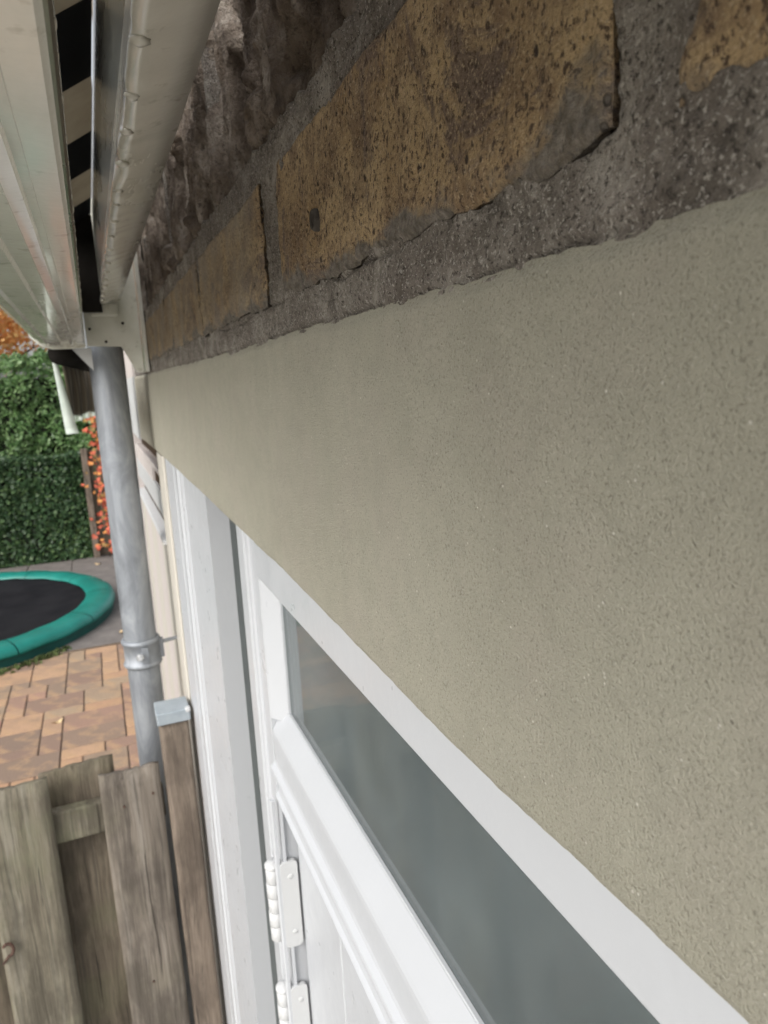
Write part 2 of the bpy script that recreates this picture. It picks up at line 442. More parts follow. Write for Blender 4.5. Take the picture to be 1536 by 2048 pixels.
def extrude_z(prof, z0, z1):
    k = len(prof)
    V = [(x, y, z0) for x, y in prof]+[(x, y, z1) for x, y in prof]
    Fs = [(j, (j+1) % k, k+(j+1) % k, k+j) for j in range(k)]
    Fs += [tuple(reversed(range(k))), tuple(range(k, 2*k))]
    return V, Fs
def cyl(p0, p1, r0, r1=None, n=24, cap=True, rings=1):
    r1 = r0 if r1 is None else r1
    p0, p1 = Vector(p0), Vector(p1); d = (p1-p0).normalized()
    a = d.orthogonal().normalized(); b = d.cross(a)
    V = []; Fs = []
    for i in range(rings+1):
        t = i/rings; c = p0.lerp(p1, t); r = r0+(r1-r0)*t
        V += [tuple(c+(a*math.cos(2*math.pi*j/n)+b*math.sin(2*math.pi*j/n))*r) for j in range(n)]
    for i in range(rings):
        for j in range(n):
            Fs.append((i*n+j, i*n+(j+1) % n, (i+1)*n+(j+1) % n, (i+1)*n+j))
    if cap: Fs += [tuple(reversed(range(n))), tuple(range(rings*n, rings*n+n))]
    return V, Fs
def lathe_z(cx, cy, prof, n=40):
    V = []; Fs = []; k = len(prof)
    for r, z in prof: V += [(cx+r*math.cos(2*math.pi*j/n), cy+r*math.sin(2*math.pi*j/n), z) for j in range(n)]
    for i in range(k-1):
        for j in range(n): Fs.append((i*n+j, i*n+(j+1) % n, (i+1)*n+(j+1) % n, (i+1)*n+j))
    return V, Fs
def grid_faces(ny, nz, flip=False):
    i, j = np.meshgrid(np.arange(ny-1), np.arange(nz-1), indexing='ij')
    a = (i*nz+j).ravel(); q = np.stack([a, a+1, a+nz+1, a+nz], 1)
    return q[:, ::-1] if flip else q

# ------------------------------------------------------------------ ground, patio, path
struct('ground', ([(-60, -40, -.06), (60, -40, -.06), (60, 90, -.06), (-60, 90, -.06)], [(0, 1, 2, 3)]), 'soil', 'dark garden soil')
patio = struct('patio', box(-3.4, -.004, 1.9, 7.295, -.05, -.012), 'joint', 'patio of mixed ochre and brown pavers')
U = .148
def pave(x1, y1, nx, ny, rn):
    """fill a grid of unit cells with mixed rectangles"""
    g = np.zeros((nx, ny), int); out = []
    sizes = [(2, 2), (2, 1), (3, 2), (2, 2), (1, 2), (2, 1), (1, 1)]
    for j in range(ny):
        for i in range(nx):
            if g[i, j]: continue
            opts = sizes[:]; rn.shuffle(opts); opts.append((1, 1))
            for a, b in opts:
                if i+a <= nx and j+b <= ny and not g[i:i+a, j:j+b].any():
                    g[i:i+a, j:j+b] = 1; out.append((x1-(i+a)*U, y1-(j+b)*U, a, b)); break
    return out
pmesh = {}
for (x, y, a, b) in pave(-.006, 7.29, 16, 26, random.Random(21)):
    if (a, b) not in pmesh:
        w, l, g = a*U, b*U, .0045
        vf = box(g, w-g, g, l-g, -.03, 0.0, .006, 1)
        me = bpy.data.meshes.new('paver'); me.from_pydata(vf[0], [], vf[1]); me.materials.append(M['paver']); pmesh[(a, b)] = me
    o = bpy.data.objects.new('paver', pmesh[(a, b)]); COL.objects.link(o)
    o.parent = patio; o.location = (x, y, rnd.uniform(-.0015, .0025)); o.rotation_euler = (rnd.uniform(-.004, .004), rnd.uniform(-.004, .004), 0)
path = struct('path', box(-3.6, 1.2, 7.30, 12.6, -.05, -.014), 'joint', 'grey slab paving around the trampoline')
sm = bpy.data.meshes.new('slab'); vf = box(.004, .596, .004, .596, -.03, 0, .006, 1); sm.from_pydata(vf[0], [], vf[1]); sm.materials.append(M['slab'])
for i in range(6):
    for j in range(7):
        o = bpy.data.objects.new('slab', sm); COL.objects.link(o); o.parent = path
        o.location = (.55-(i+1)*.6, 7.302+j*.6, rnd.uniform(-.002, .002))
struct('bounce_paving', box(-9.0, -.004, -6.0, 1.25, -.05, -.002), 'lightpave', 'unseen pale paving added to bounce light upward')  # out of view, added to bounce light onto awning, stone and frames
edge = struct('kerb_strip', box(-3.4, -.004, 7.2915, 7.2985, -.04, .012), 'joint', 'thin dark edging strip between patio and grey slabs')
mossv = []
# moss tufts in the joint by the trampoline
mv, mf = [], []
for i in range(1500):
    a = rnd.uniform(math.pi*1.05, math.pi*1.75); rr = 1.83+abs(rnd.gauss(0, .05))
    x, y = -1.92+rr*math.cos(a), 8.75+rr*math.sin(a)
    s = rnd.uniform(.012, .03); t = rnd.uniform(0, 6.28); n = len(mv)
    mv += [(x-s*math.cos(t), y-s*math.sin(t), .001), (x+s*math.cos(t), y+s*math.sin(t), .001), (x+rnd.uniform(-.02, .02), y+rnd.uniform(-.02, .02), s*1.4)]
    mf.append((n, n+1, n+2))
o = obj('moss', (mv, mf), 'moss'); o['kind'] = 'stuff'; o['label'] = 'green moss along the trampoline edge'; o['category'] = 'moss'

# ------------------------------------------------------------------ the house wall
house = thing('house_wall', 'house wall with ochre stone, olive plaster band and white painted door frames', 'wall', (0.05, 0.6, 0.0))

def ygrid(y0, y1, n):
    """samples that get denser towards the camera"""
    a, b = math.asinh(y0/.12), math.asinh(y1/.12)
    return .12*np.sinh(np.linspace(a, b, n))
tY = np.array([-.5, -.2, .091, .125, .175, .257, .34, .506, .754, 1.408, 2.4])
tZ = np.array([2.529, 2.529, 2.5283, 2.5274, 2.5265, 2.5261, 2.5267, 2.5252, 2.5243, 2.5274, 2.5285])
bY = np.array([-.5, -.2, .087, .1315, .181, .2465, .34, .469, .687, 1.286, 2.4])
bZ = np.array([2.3675, 2.3675, 2.3675, 2.3668, 2.3660, 2.3662, 2.3688, 2.3725, 2.3745, 2.3770, 2.371])
def plaster_band():
    ny, nz = 620, 70
    y = ygrid(-.5, 1.93, ny)
    zt = np.interp(y, tY, tZ)+.0011*fbm(y*45, y*0, 1.0, 4)*1.2+.0007*fbm(y*220, y*0, 3.0, 2)
    zb = np.interp(y, bY, bZ)+.0003*fbm(y*40, y*0, 7.0, 3)+.0002*fbm(y*260, y*0, 2.0, 2)
    t = np.linspace(0, 1, nz)
    t = .5-.5*np.cos(t*math.pi)
    YY = np.repeat(y[:, None], nz, 1)
    ZZ = zb[:, None]+(zt-zb)[:, None]*t[None, :]
    XX = .0014*fbm(YY*9, ZZ*9, .3, 3)+.00035*fbm(YY*120, ZZ*120, 2.3, 3)
    dt = (zt[:, None]-ZZ); db = (ZZ-zb[:, None])
    XX = XX+.0022*(1-sstep(0, .005, dt))+.0012*(1-sstep(0, .003, db))
    V = np.stack([XX, YY, ZZ], -1).reshape(-1, 3); Fs = grid_faces(ny, nz, True).tolist()
    # returns: lower lip and upper ledge run back to the wall
    n = len(V); idx = np.arange(ny)*nz
    low = np.stack([np.full(ny, .03), y, zb+.0005], -1); top = np.stack([np.full(ny, .03), y, zt-.0005], -1)
    V = np.concatenate([V, low, top])
    for i in range(ny-1):
        Fs.append((idx[i], idx[i+1], n+i+1, n+i))
        Fs.append((idx[i]+nz-1, n+ny+i, n+ny+i+1, idx[i+1]+nz-1))
    return V, Fs
obj('plaster_band', plaster_band(), 'plaster', house, True)
house.children[0]['label'] = 'smooth band of olive grey sand plaster above the door'

LOW = [(-.36, .1105, 3.1, 130), (.1300, .4085, 1.7, 340), (.4475, .7115, 6.3, 190), (.7200, 1.0335, 11.9, 130), (1.043, 1.40, 15.2, 80), (1.41, 1.75, 18.2, 50)]
UPP = [(-.36, .18, 21.3, 90), (.183, .600, 24.7, 340), (.603, .915, 27.1, 240), (.918, 1.27, 30.9, 160), (1.273, 1.75, 33.3, 90)]
def mortar_sheet():
    ny, nz = 820, 200
    y = ygrid(-.5, 1.9, ny); z = np.concatenate([np.linspace(2.519, 2.642, 160), np.linspace(2.6445, 2.86, 40)])
    YY, ZZ = np.meshgrid(y, z, indexing='ij')
    XX = .0016+.0016*fbm(YY*36, ZZ*36, .7, 4)+.0010*fbm(YY*150, ZZ*150, 1.7, 3)+.0009*fbm(YY*430, ZZ*430, 6.1, 2)
    # behind each stone the mortar falls back; its edge laps unevenly over the arris
    for (z0, z1, L) in ((2.5465, 2.6165, LOW), (2.633, 2.815, UPP)):
        for y0, y1, _a, _b in L:
            d = np.minimum(np.minimum(YY-y0, y1-YY), np.minimum(ZZ-z0, z1-ZZ))
            d = d-.0055*fbm(YY*30, ZZ*30, 5.5, 3)-.0030*fbm(YY*75, ZZ*75, 8.5, 2)-.0032
            XX = XX+(.0042 if L is LOW else .045)*sstep(-.0005, .0022 if L is LOW else .006, d)
    zt = np.interp(YY, tY, tZ)
    XX = XX+.0016*np.exp(-((ZZ-zt-.0006)/.0011)**2)*(1+fbm(YY*60, ZZ*60, 4.4, 2))
    XX = np.where(ZZ < zt+.0035, np.maximum(XX, .0020-.0008*fbm(YY*80, ZZ*80, 2.2, 2)), XX)
    # hairline where bed and stones part
    XX = XX+.0022*np.exp(-((ZZ-2.5440-.0030*fbm(YY*22, ZZ*0, 3.1, 3))/.0007)**2)*sstep(.05, .3, fbm(YY*11, ZZ*0, 8.0, 2))
    V = np.stack([XX, YY, ZZ], -1).reshape(-1, 3)
    return V, grid_faces(ny, nz, True)
obj('mortar', mortar_sheet(), 'mortar', house, True)

def stone(y0, y1, z0, z1, style, seed, ny=150, nz=70, proud=.001, slant=0.0):
    y = np.linspace(0, 1, ny); z = np.linspace(0, 1, nz)
    if y0 < .6:
        yg = ygrid(y0, y1, ny); y = (yg-y0)/(y1-y0)
    A, B = np.meshgrid(y, z, indexing='ij')
    YY = y0+(y1-y0)*A; ZZ = z0+(z1-z0)*B
    e = .0034 if style == 'ochre' else .006
    # uneven outline
    YY = YY+(1-A)*(e*fbm(ZZ*60, ZZ*0+seed, seed, 3))+A*(e*fbm(ZZ*60, ZZ*0-seed, seed+9, 3))+slant*(1-B)*A*0
    ZZ = ZZ+(1-B)*(e*1.2*fbm(YY*38, YY*0+seed, seed+3, 4))+B*(e*.55*fbm(YY*30, YY*0, seed+5, 3))
    du = np.minimum(A, 1-A)*(y1-y0); dv = np.minimum(B, 1-B)*(z1-z0)
    d = np.minimum(du, dv)
    if style == 'ochre':
        rd = .0018*(1-sstep(0, .0028, d+.0012*fbm(YY*90, ZZ*90, seed, 2)))
        XX = .0006-proud+rd+.0017*fbm(YY*16, ZZ*16, seed, 3)+.0008*fbm(YY*95, ZZ*60, seed+2, 3)
        pits = fbm(YY*150, ZZ*80, seed+4, 3)
        XX = XX+.0011*np.clip(pits-.12, 0, 1)*2.2
        ch = fbm(YY*34, ZZ*34, seed+7, 3)
        XX = XX+.003*np.clip(ch-.34, 0, 1)*1.2*(1-sstep(.004, .02, d))
    else:
        rd = .008*(1-sstep(0, .008, d))
        warp = .010*fbm(YY*24, ZZ*18, seed+6, 4)
        base = fbm((YY+warp)*13, (ZZ+warp*1.6)*7.5, seed+2, 4)*.5+.5
        q = base*5.0; lay = (np.floor(q)+sstep(.80, .98, q-np.floor(q)))/5.0        # split layers with sharp broken edges
        flake = np.abs(fbm((YY+warp)*40, (ZZ+warp)*14, seed, 4))
        XX = .004+rd-.056*(lay-.5)+.009*flake+.0026*fbm(YY*150, ZZ*90, seed+3, 3)+.0008*fbm(YY*420, ZZ*300, seed+4, 2)
        hole = np.clip(fbm((YY+warp)*34, (ZZ+warp)*13, seed+12, 3)-.20, 0, 1)
        XX = XX+hole*.075
        XX = np.clip(XX, -.018, .034)
    V = np.stack([XX, YY, ZZ], -1).reshape(-1, 3); Fs = grid_faces(ny, nz, True).tolist()
    # sides back into the wall
    loop = [i*nz for i in range(ny)]+[(ny-1)*nz+j for j in range(1, nz)]+[i*nz+nz-1 for i in range(ny-2, -1, -1)]+[j for j in range(nz-2, 0, -1)]
    n = len(V); back = V[loop].copy(); back[:, 0] = .035
    V = np.concatenate([V, back]); L = len(loop)
    for i in range(L):
        j = (i+1) % L; Fs.append((loop[i], loop[j], n+j, n+i))
    return V, Fs
for y0, y1, sd_, ny in LOW:
    obj('stone', stone(y0, y1, 2.5465, 2.6165, 'ochre', sd_, ny, 110), 'ochre', house, True)
for y0, y1, sd_, ny in UPP:
    obj('stone', stone(y0, y1, 2.633, 2.815, 'rough', sd_, ny, 220), 'rough', house, True)
# stub of an old wall plug in the big ochre stone
def plug():
    V, Fs = lathe_z(0, 0, [(.0058, .0045), (.0060, -.0008), (.0050, -.0022), (.0040, -.0016), (.0036, .0030), (.0, .0032)], 18)
    W_, G = lathe_z(0, 0, [(.0026, .0030), (.0024, -.0012), (.0, -.0018)], 12)
    V, Fs = join((V, Fs), (W_, G))
    return [(z-.0012, .3322+x*.7, 2.572+y*.85) for x, y, z in V], Fs
obj('wall_plug', plug(), 'oldplug', house, True)
# masonry above and behind
obj('upper_wall', box(.03, .32, -4.0, 2.5, 2.86, 5.6), 'rough', house)
obj('upper_wall', box(.033, .32, -4.0, 1.93, 2.372, 2.859), 'mortar', house)
obj('dark_room_backing', box(.30, .34, -4.0, 2.5, 0.0, 2.371), 'dark', house)  # near-black sheet stands in for the dark interior behind the glass

# ------------------------------------------------------------------ white frames below the plaster
FRX = .008
fr = obj('door_frame', box(FRX, .07, -.6, .600, 2.334, 2.3715, .0012), 'white', house)              # head of the frame
fr['label'] = 'white painted head of the door frame'
jamb = [(.0105, .6005), (.0100, .6012), (.0100, .6260), (.0116, .6264), (.0116, .6280), (.0100, .6284), (.0085, .6300), (.0065, .6308), (.0065, .6338),
        (.0055, .6350), (.0055, .6640), (.0075, .6665), (.060, .6665), (.060, .6005)]
obj('jamb', extrude_z(jamb, 0.0, 2.3725), 'white', fr)
# stepped reveal that carries the hinges
obj('jamb_stop', extrude_z([(.0106, .6002), (.0225, .5842), (.0232, .5836), (.0255, .5836), (.0600, .5836), (.0600, .6002)], 2.1990, 2.3335), 'white', fr)
obj('jamb_bead', extrude_z([(.0030, .5955), (.0018, .5968), (.0018, .6000), (.0060, .6000), (.0060, .5955)], 0.0, 2.1195), 'white', fr)
obj('jamb_bead', extrude_z([(.0095, .5955), (.0095, .6000), (.0125, .6000), (.0125, .5955)], 0.0, 2.1195), 'white', fr)
# transom with sloping sill, flared face and drip bead
tprof = [(.0225, 2.2070), (.0122, 2.1895), (.0110, 2.1868), (.0106, 2.1835), (.0106, 2.1590), (.0098, 2.1560), (.0080, 2.1545), (.0064, 2.1528), (.0058, 2.1505), (.0064, 2.1480),
         (.0090, 2.1458), (.0112, 2.1430), (.0118, 2.1380), (.0116, 2.1300), (.0108, 2.1252), (.0092, 2.1236), (.0082, 2.1222), (.0084, 2.1208), (.0105, 2.1202), (.0600, 2.1202), (.0600, 2.2000), (.0225, 2.2000)]
tr = obj('transom', extrude_y(tprof, -.6, .5995), 'sill', house, False)
tr['label'] = 'white sloping transom sill under the narrow pane'
win = obj('transom_window', extrude_y([(.0226, 2.2010), (.0226, 2.2075), (.0231, 2.2082), (.0252, 2.2080), (.0252, 2.2010)], -.6, .5830), 'white', house)   # lower glazing bead
obj('glazing_bead', extrude_z([(.0233, .5815), (.0252, .5815), (.0252, .5834), (.0233, .5834)], 2.2084, 2.3335), 'white', win)
obj('pane', box(.0254, .0294, -.6, .5832, 2.2015, 2.3338), 'glass', win)
obj('roller_blind', box(.085, .087, -.6, .596, 1.2, 2.36), 'blind', house)

# door leaf below the transom
door = obj('door', join(box(.024, .058, .470, .5945, .02, 2.1195, .0015), box(.024, .058, -.60, .4695, 1.965, 2.1195, .0015), box(.024, .058, -.60, .4695, .02, .35, .0015)), 'white', house)
door['label'] = 'white painted door leaf hung below the transom'
obj('glazing_bead', box(.0275, .040, .4600, .4693, .352, 1.964, .001), 'white', door)
obj('glazing_bead', box(.0275, .040, -.60, .4595, 1.954, 1.9645, .001), 'white', door)
obj('pane', box(.0405, .0445, -.60, .468, .353, 1.963), 'glass', door)
def hinge(zb):
    cx, cy = .0012, .6085
    P = []
    L = .0150
    for i in range(5):
        z0 = zb+i*(L+.0005); r = .0076 if i % 2 else .0072
        P.append(lathe_z(cx, cy, [(0, z0), (r*.96, z0), (r, z0+.0003), (r, z0+L-.0003), (r*.96, z0+L), (0, z0+L)], 20))
    P.append(lathe_z(cx, cy, [(.0066, zb+.0770), (.0078, zb+.0785), (.0078, zb+.0805), (.0058, zb+.0830), (0, zb+.0838)], 20))
    return join(*P)
for zb in (1.966, 1.829, .42):
    h = obj('hinge', hinge(zb), 'whitebright', door, True)
    # leaf with rounded corners on the reveal, painted over
    c = []
    for (x, z, a0) in ((.0095, .004, 180), (.0180, .004, 270), (.0180, .088, 0), (.0095, .088, 90)):
        for t in (0, 30, 60, 90):
            a = math.radians(a0+t); c.append((x+.004*math.cos(a), zb-.004+z+.004*math.sin(a)))
    lv = [(x, .5990, z) for x, z in c]+[(x, .5945, z) for x, z in c]; nn = len(c)
    lf = [(i, (i+1) % nn, nn+(i+1) % nn, nn+i) for i in range(nn)]+[tuple(range(nn, 2*nn))]
    lp = obj('hinge_leaf', (lv, lf), 'whitebright', door)
    for dz in (.012, .072):
        obj('screw_head', cyl((.0150, .5946, zb+dz), (.0150, .5942, zb+dz), .0030, .0026, 14), 'whitebright', door, True)

# side light: glass strip, jamb panels towards the corner
sl = obj('side_window', extrude_z([(.0085, .880), (.0085, 1.112), (.0060, 1.118), (.0060, 1.134), (.0090, 1.138), (.0090, 1.152), (.0045, 1.157), (.0045, 1.196), (.0075, 1.2), (.0075, 1.216),
                                    (.0050, 1.222), (.0050, 1.352), (.060, 1.352), (.060, .880)], 0.0, 2.3745), 'white', house)
sl['label'] = 'white side window surround beside the door'
obj('pane', box(.036, .040, .667, .8795, .05, 2.372), 'clearglass', sl)
obj('dark_slot_strip', box(.0345, .0358, .70, .8795, .05, 2.372), 'slot_dark', sl)  # added opaque strip, its colour stands in for the dark slot
obj('dark_gap', box(.03, .05, 1.3525, 1.3675, 0, 2.374), 'dark', house)
pil = obj('pilaster', extrude_z([(.0045, 1.368), (.001, 1.372), (.001, 1.418), (.003, 1.422), (.001, 1.426), (.001, 1.480), (.004, 1.486), (.05, 1.486), (.05, 1.368)], 0, 2.3735), 'cream', house)
pil['label'] = 'cream pilaster board beside the dark gap'
# window beyond the pilaster
fw = obj('far_window', box(.012, .06, 1.4865, 2.32, 2.2335, 2.3330, .001), 'pink', house)
fw['label'] = 'pinkish white window sash beyond the pilaster'
obj('shadow_recess', box(.022, .05, 1.4865, 2.32, 2.333, 2.3700), 'brown', house)  # shade of the slot under the plaster, painted as dark brown
obj('rail', box(.002, .0118, 1.4865, 2.32, 2.3225, 2.3345, .0015), 'pink', fw)
obj('rail', box(.002, .0118, 1.4865, 2.32, 2.2360, 2.2900, .0015), 'whitebright', fw)
obj('stile', box(.0025, .0118, 1.70, 2.32, 2.2902, 2.3223, .001), 'pink', fw)
obj('pane', box(.0085, .0115, 1.4867, 1.699, 2.2903, 2.3222), 'brown', fw)
obj('shadow_recess', box(.016, .05, 1.4865, 2.32, 2.196, 2.2332), 'brown', house)  # shade between sash and sill, painted as dark brown
obj('far_sill', extrude_y([(-.002, 2.190), (-.004, 2.187), (-.004, 2.182), (.05, 2.182), (.05, 2.198)], 1.4865, 2.34), 'whitebright', house)
for i in range(5):
    y0 = 1.487+i*.168
    obj('plank', box(.004, .03, y0, y0+.1655, 0.0, 2.1815, .002), 'pink' if i % 2 else 'cream', house)
obj('corner_board', extrude_z([(-.004, 1.935), (-.004, 2.05), (.0, 2.055), (.0, 2.08), (-.003, 2.085), (-.003, 2.52), (.05, 2.52), (.05, 1.935)], 2.371, 2.5285), 'whitebright', house)
obj('corner_board', extrude_z([(-.002, 1.935), (-.002, 2.52), (.05, 2.52), (.05, 1.935)], 2.529, 2.86), 'pink', house)
obj('corner_board', box(.002, .05, 2.342, 2.52, 0, 2.3705), 'pink', house)

# ------------------------------------------------------------------ awning
awn = thing('awning', 'weathered white awning case with black striped canvas fixed to the stone wall', 'awning', (-.1, .3, 2.58))
Y0, Y1 = -1.2, 1.4175
bar = [(-.1065, 2.5815), (-.1085, 2.5800), (-.1180, 2.5800), (-.1188, 2.5825), (-.1225, 2.5825), (-.1233, 2.5795), (-.1290, 2.5785), (-.1305, 2.5820), (-.1410, 2.5820), (-.1425, 2.5785),
       (-.1560, 2.5785), (-.1600, 2.5785), (-.1625, 2.5815), (-.1650, 2.5800), (-.1750, 2.5830), (-.1850, 2.5910), (-.1930, 2.6020), (-.1990, 2.6160), (-.2050, 2.6420), (-.2080, 2.6700), (-.2060, 2.7250), (-.1960, 2.7420),
       (-.1500, 2.7460), (-.1300, 2.7200), (-.1110, 2.6720), (-.1065, 2.6700)]
fb = obj('front_bar', extrude_y(bar, Y0, Y1-.002, True, 60), 'awn', awn)
fb['label'] = 'glossy weathered white front bar of the awning'
# end cap follows the bar's outline and stands a little proud
cx_, cz_ = -.157, 2.66
capp = [(cx_+(x-cx_)*1.035, cz_+(z-cz_)*1.04) for x, z in bar if True]
obj('end_cap', extrude_y([p for i, p in enumerate(capp) if i not in (2, 3, 4, 5, 7, 8, 9, 12)], Y1-.0015, Y1+.010), 'plate', awn)
# flange with a bent, patched lip
fl = extrude_y([(-.1062, 2.586), (-.1050, 2.586), (-.1038, 2.628), (-.1020, 2.670), (-.1035, 2.672), (-.1055, 2.628)], Y0, 1.06, True, 80)
v = np.array(fl[0]); v[:, 0] += .0009*fbm(v[:, 1]*30, v[:, 2]*20, 1.0, 3); obj('flange', (v, fl[1]), 'awn', awn)
obj('seam', extrude_y([(-.1066, 2.5812), (-.1056, 2.5806), (-.1046, 2.5822), (-.1050, 2.5858), (-.1064, 2.5858)], Y0, 1.395, True, 40), 'awn2', awn)
obj('seam', cyl((-.1045, Y0, 2.614), (-.1045, 1.05, 2.614), .0012, .0012, 8), 'awn', awn, True)
for i in range(26):
    y = .12+i*.036+rnd.uniform(-.012, .012); s = rnd.uniform(.0014, .0034)
    bm = bmesh.new(); bmesh.ops.create_icosphere(bm, subdivisions=2, radius=1)
    vv = [(-.1042+q.co.x*s*.5, y+q.co.y*s*rnd.uniform(1.2, 1.5), 2.6135+q.co.z*s) for q in bm.verts]; ff = [tuple(x.index for x in q.verts) for q in bm.faces]; bm.free()
    obj('paint_blister', (vv, ff), 'awn', awn, True)
# wall side profile with a rolled lip; the lip's edge is dented
wp = [(-.0365, 2.6590), (-.0500, 2.6545), (-.0660, 2.6492), (-.0700, 2.6490), (-.0722, 2.6503), (-.0728, 2.6530), (-.0715, 2.6600), (-.0690, 2.6720), (-.0683, 2.6880), (-.0660, 2.6890), (-.0660, 2.7050), (-.0420, 2.7070), (-.0395, 2.6900), (-.0362, 2.6620)]
w = extrude_y(wp, Y0, 1.405, True, 420)
v = np.array(w[0]); k = len(wp); ii = np.arange(len(v)) % k
lip = np.isin(ii, (2, 3, 4, 5)); yy = v[:, 1]
dent = np.clip(fbm(yy*11, yy*0, 4.0, 3)-.05, 0, 1)
v[lip, 0] += (.0011*fbm(yy*42, yy*0, 2.0, 3)+dent*.004)[lip]; v[lip, 2] += (.0012*fbm(yy*55, yy*0, 6.0, 3)+dent*.0012)[lip]
obj('wall_profile', (v, w[1]), 'awn', awn, True)
M_drips = [(.355, .0036), (.42, .0032), (.475, .0030), (.54, .0034), (.61, .0030), (.655, .0022), (.72, .0030), (.79, .0022), (.86, .0028), (.95, .0026), (1.02, .003), (1.09, .0026), (1.15, .0030), (1.21, .0030), (1.27, .0032), (1.33, .0030)]
for y, s in M_drips:
    bm = bmesh.new(); bmesh.ops.create_icosphere(bm, subdivisions=2, radius=1)
    vv = []
    for q in bm.verts:
        kx = 1.0+.35*math.sin(q.co.y*5+y*40)
        vv.append((-.0690+q.co.x*s*1.15*kx, y+q.co.y*s*1.5, 2.6488+q.co.z*s*.62))
    ff = [tuple(x.index for x in q.verts) for q in bm.faces]; bm.free()
    obj('paint_blister', (vv, ff), 'awn', awn, True)
obj('inner_plate', extrude_y([(-.0675, 2.689), (-.0690, 2.740), (-.0680, 2.806), (-.0640, 2.806), (-.0640, 2.689)], Y0, 1.405), 'awn2', awn)
obj('canvas', extrude_y([(-.0695, 2.8020), (-.0970, 2.7850), (-.1350, 2.7610), (-.1353, 2.7616), (-.0973, 2.7857), (-.0698, 2.8027)], Y0, 1.40, True, 6), 'fabric', awn, False)
obj('dark_gap_plate', box(-.1040, -.0695, 1.398, 1.404, 2.636, 2.80), 'dark', awn)  # added dark plate that paints the gap's darkness before the end plate
# end plate with bolt holes
pl = [(-.1020, 2.5790), (-.0445, 2.5765), (-.0385, 2.566), (-.0230, 2.5310), (-.0180, 2.5285), (-.0110, 2.5285), (-.0090, 2.5310), (-.0075, 2.832), (-.1020, 2.832)]
ep = obj('end_plate', extrude_y(pl, 1.4205, 1.4265), 'plate', awn)
ep['label'] = 'grey white awning end plate with small bolt holes'
obj('wall_flange', extrude_y([(-.0072, 2.529), (-.0072, 2.825), (-.0015, 2.825), (-.0015, 2.529)], 1.388, 1.43), 'plate', awn)
for x, z in ((-.0372, 2.618), (-.0692, 2.586), (-.0945, 2.609)):
    obj('bolt_hole', cyl((x, 1.4202, z), (x, 1.4235, z), .0026, .0026, 14), 'dark', awn, True)
obj('arm_shoe', join(box(-.0900, -.0430, 1.406, 1.4195, 2.630, 2.652, .003)), 'plate', awn)
obj('bracket', extrude_y([(-.130, 2.5775), (-.096, 2.5765), (-.096, 2.536), (-.104, 2.545)], 1.436, 1.441), 'whitebright', awn)
# valance hanging at the far end
def cloth(x0, y0, y1, z0, z1, amp, fr_, x1=None):
    n, m = 40, 14; V = []
    for i in range(n+1):
        for j in range(m+1):
            u, t = i/n, j/m
            y = y0+(y1-y0)*u; z = z1+(z0-z1)*t
            V.append((x0+((x1 if x1 is not None else x0)-x0)*u+amp*t*math.sin(u*fr_)+.004*math.sin(t*3), y, z+.004*math.sin(u*fr_*.5)*t))
    Fs = [(i*(m+1)+j, i*(m+1)+j+1, (i+1)*(m+1)+j+1, (i+1)*(m+1)+j) for i in range(n) for j in range(m)]
    return V, Fs
def solid(vf, t):
    V, Fs = vf; n = len(V); V2 = [(x-t, y, z) for x, y, z in V]
    E_ = {}
    for q in Fs:
        for a, b in zip(q, q[1:]+q[:1]): E_[(a, b)] = 1
    side = [(b, a, a+n, b+n) for (a, b) in E_ if (b, a) not in E_]
    return list(V)+V2, Fs+[tuple(i+n for i in reversed(q)) for q in Fs]+side
va = obj('valance', solid(cloth(-.150, 1.47, 1.90, 2.452, 2.575, .006, 24, -.10), .002), 'valance', awn, True)
va['label'] = 'dark striped valance hanging behind the end cap'
obj('fringe', join(*[cyl((-.150+.05*u+.006*math.sin(u*24), 1.47+.43*u, 2.455+.002*math.sin(u*12)), (-.152+.05*u+.006*math.sin(u*24), 1.47+.43*u, 2.440), .0012, .0008, 5) for u in [i/60 for i in range(61)]]), 'valwhite', va)
bd_ = []
for j in range(13):
    t = j/12; z = 2.572-.150*t
    x = -.166+.002*math.sin(t*3)+.013*t*t*.6
    wd = .006+.016*t
    bd_.append((x, x+wd, z))
bv = [];
for x0_, x1_, z in bd_: bv += [(x0_, 1.462, z), (x1_, 1.466, z), (x1_, 1.468, z), (x0_, 1.464, z)]
bf = []
for j in range(12):
    for q in range(4): bf.append((j*4+q, j*4+(q+1) % 4, j*4+4+(q+1) % 4, j*4+4+q))
bf += [(0, 1, 2, 3), (51, 50, 49, 48)]
obj('binding', (bv, bf), 'valwhite', va, True)
obj('roller_end', cyl((-.150, 1.432, 2.568), (-.095, 1.75, 2.560), .020, .020, 20), 'dark', awn, True)

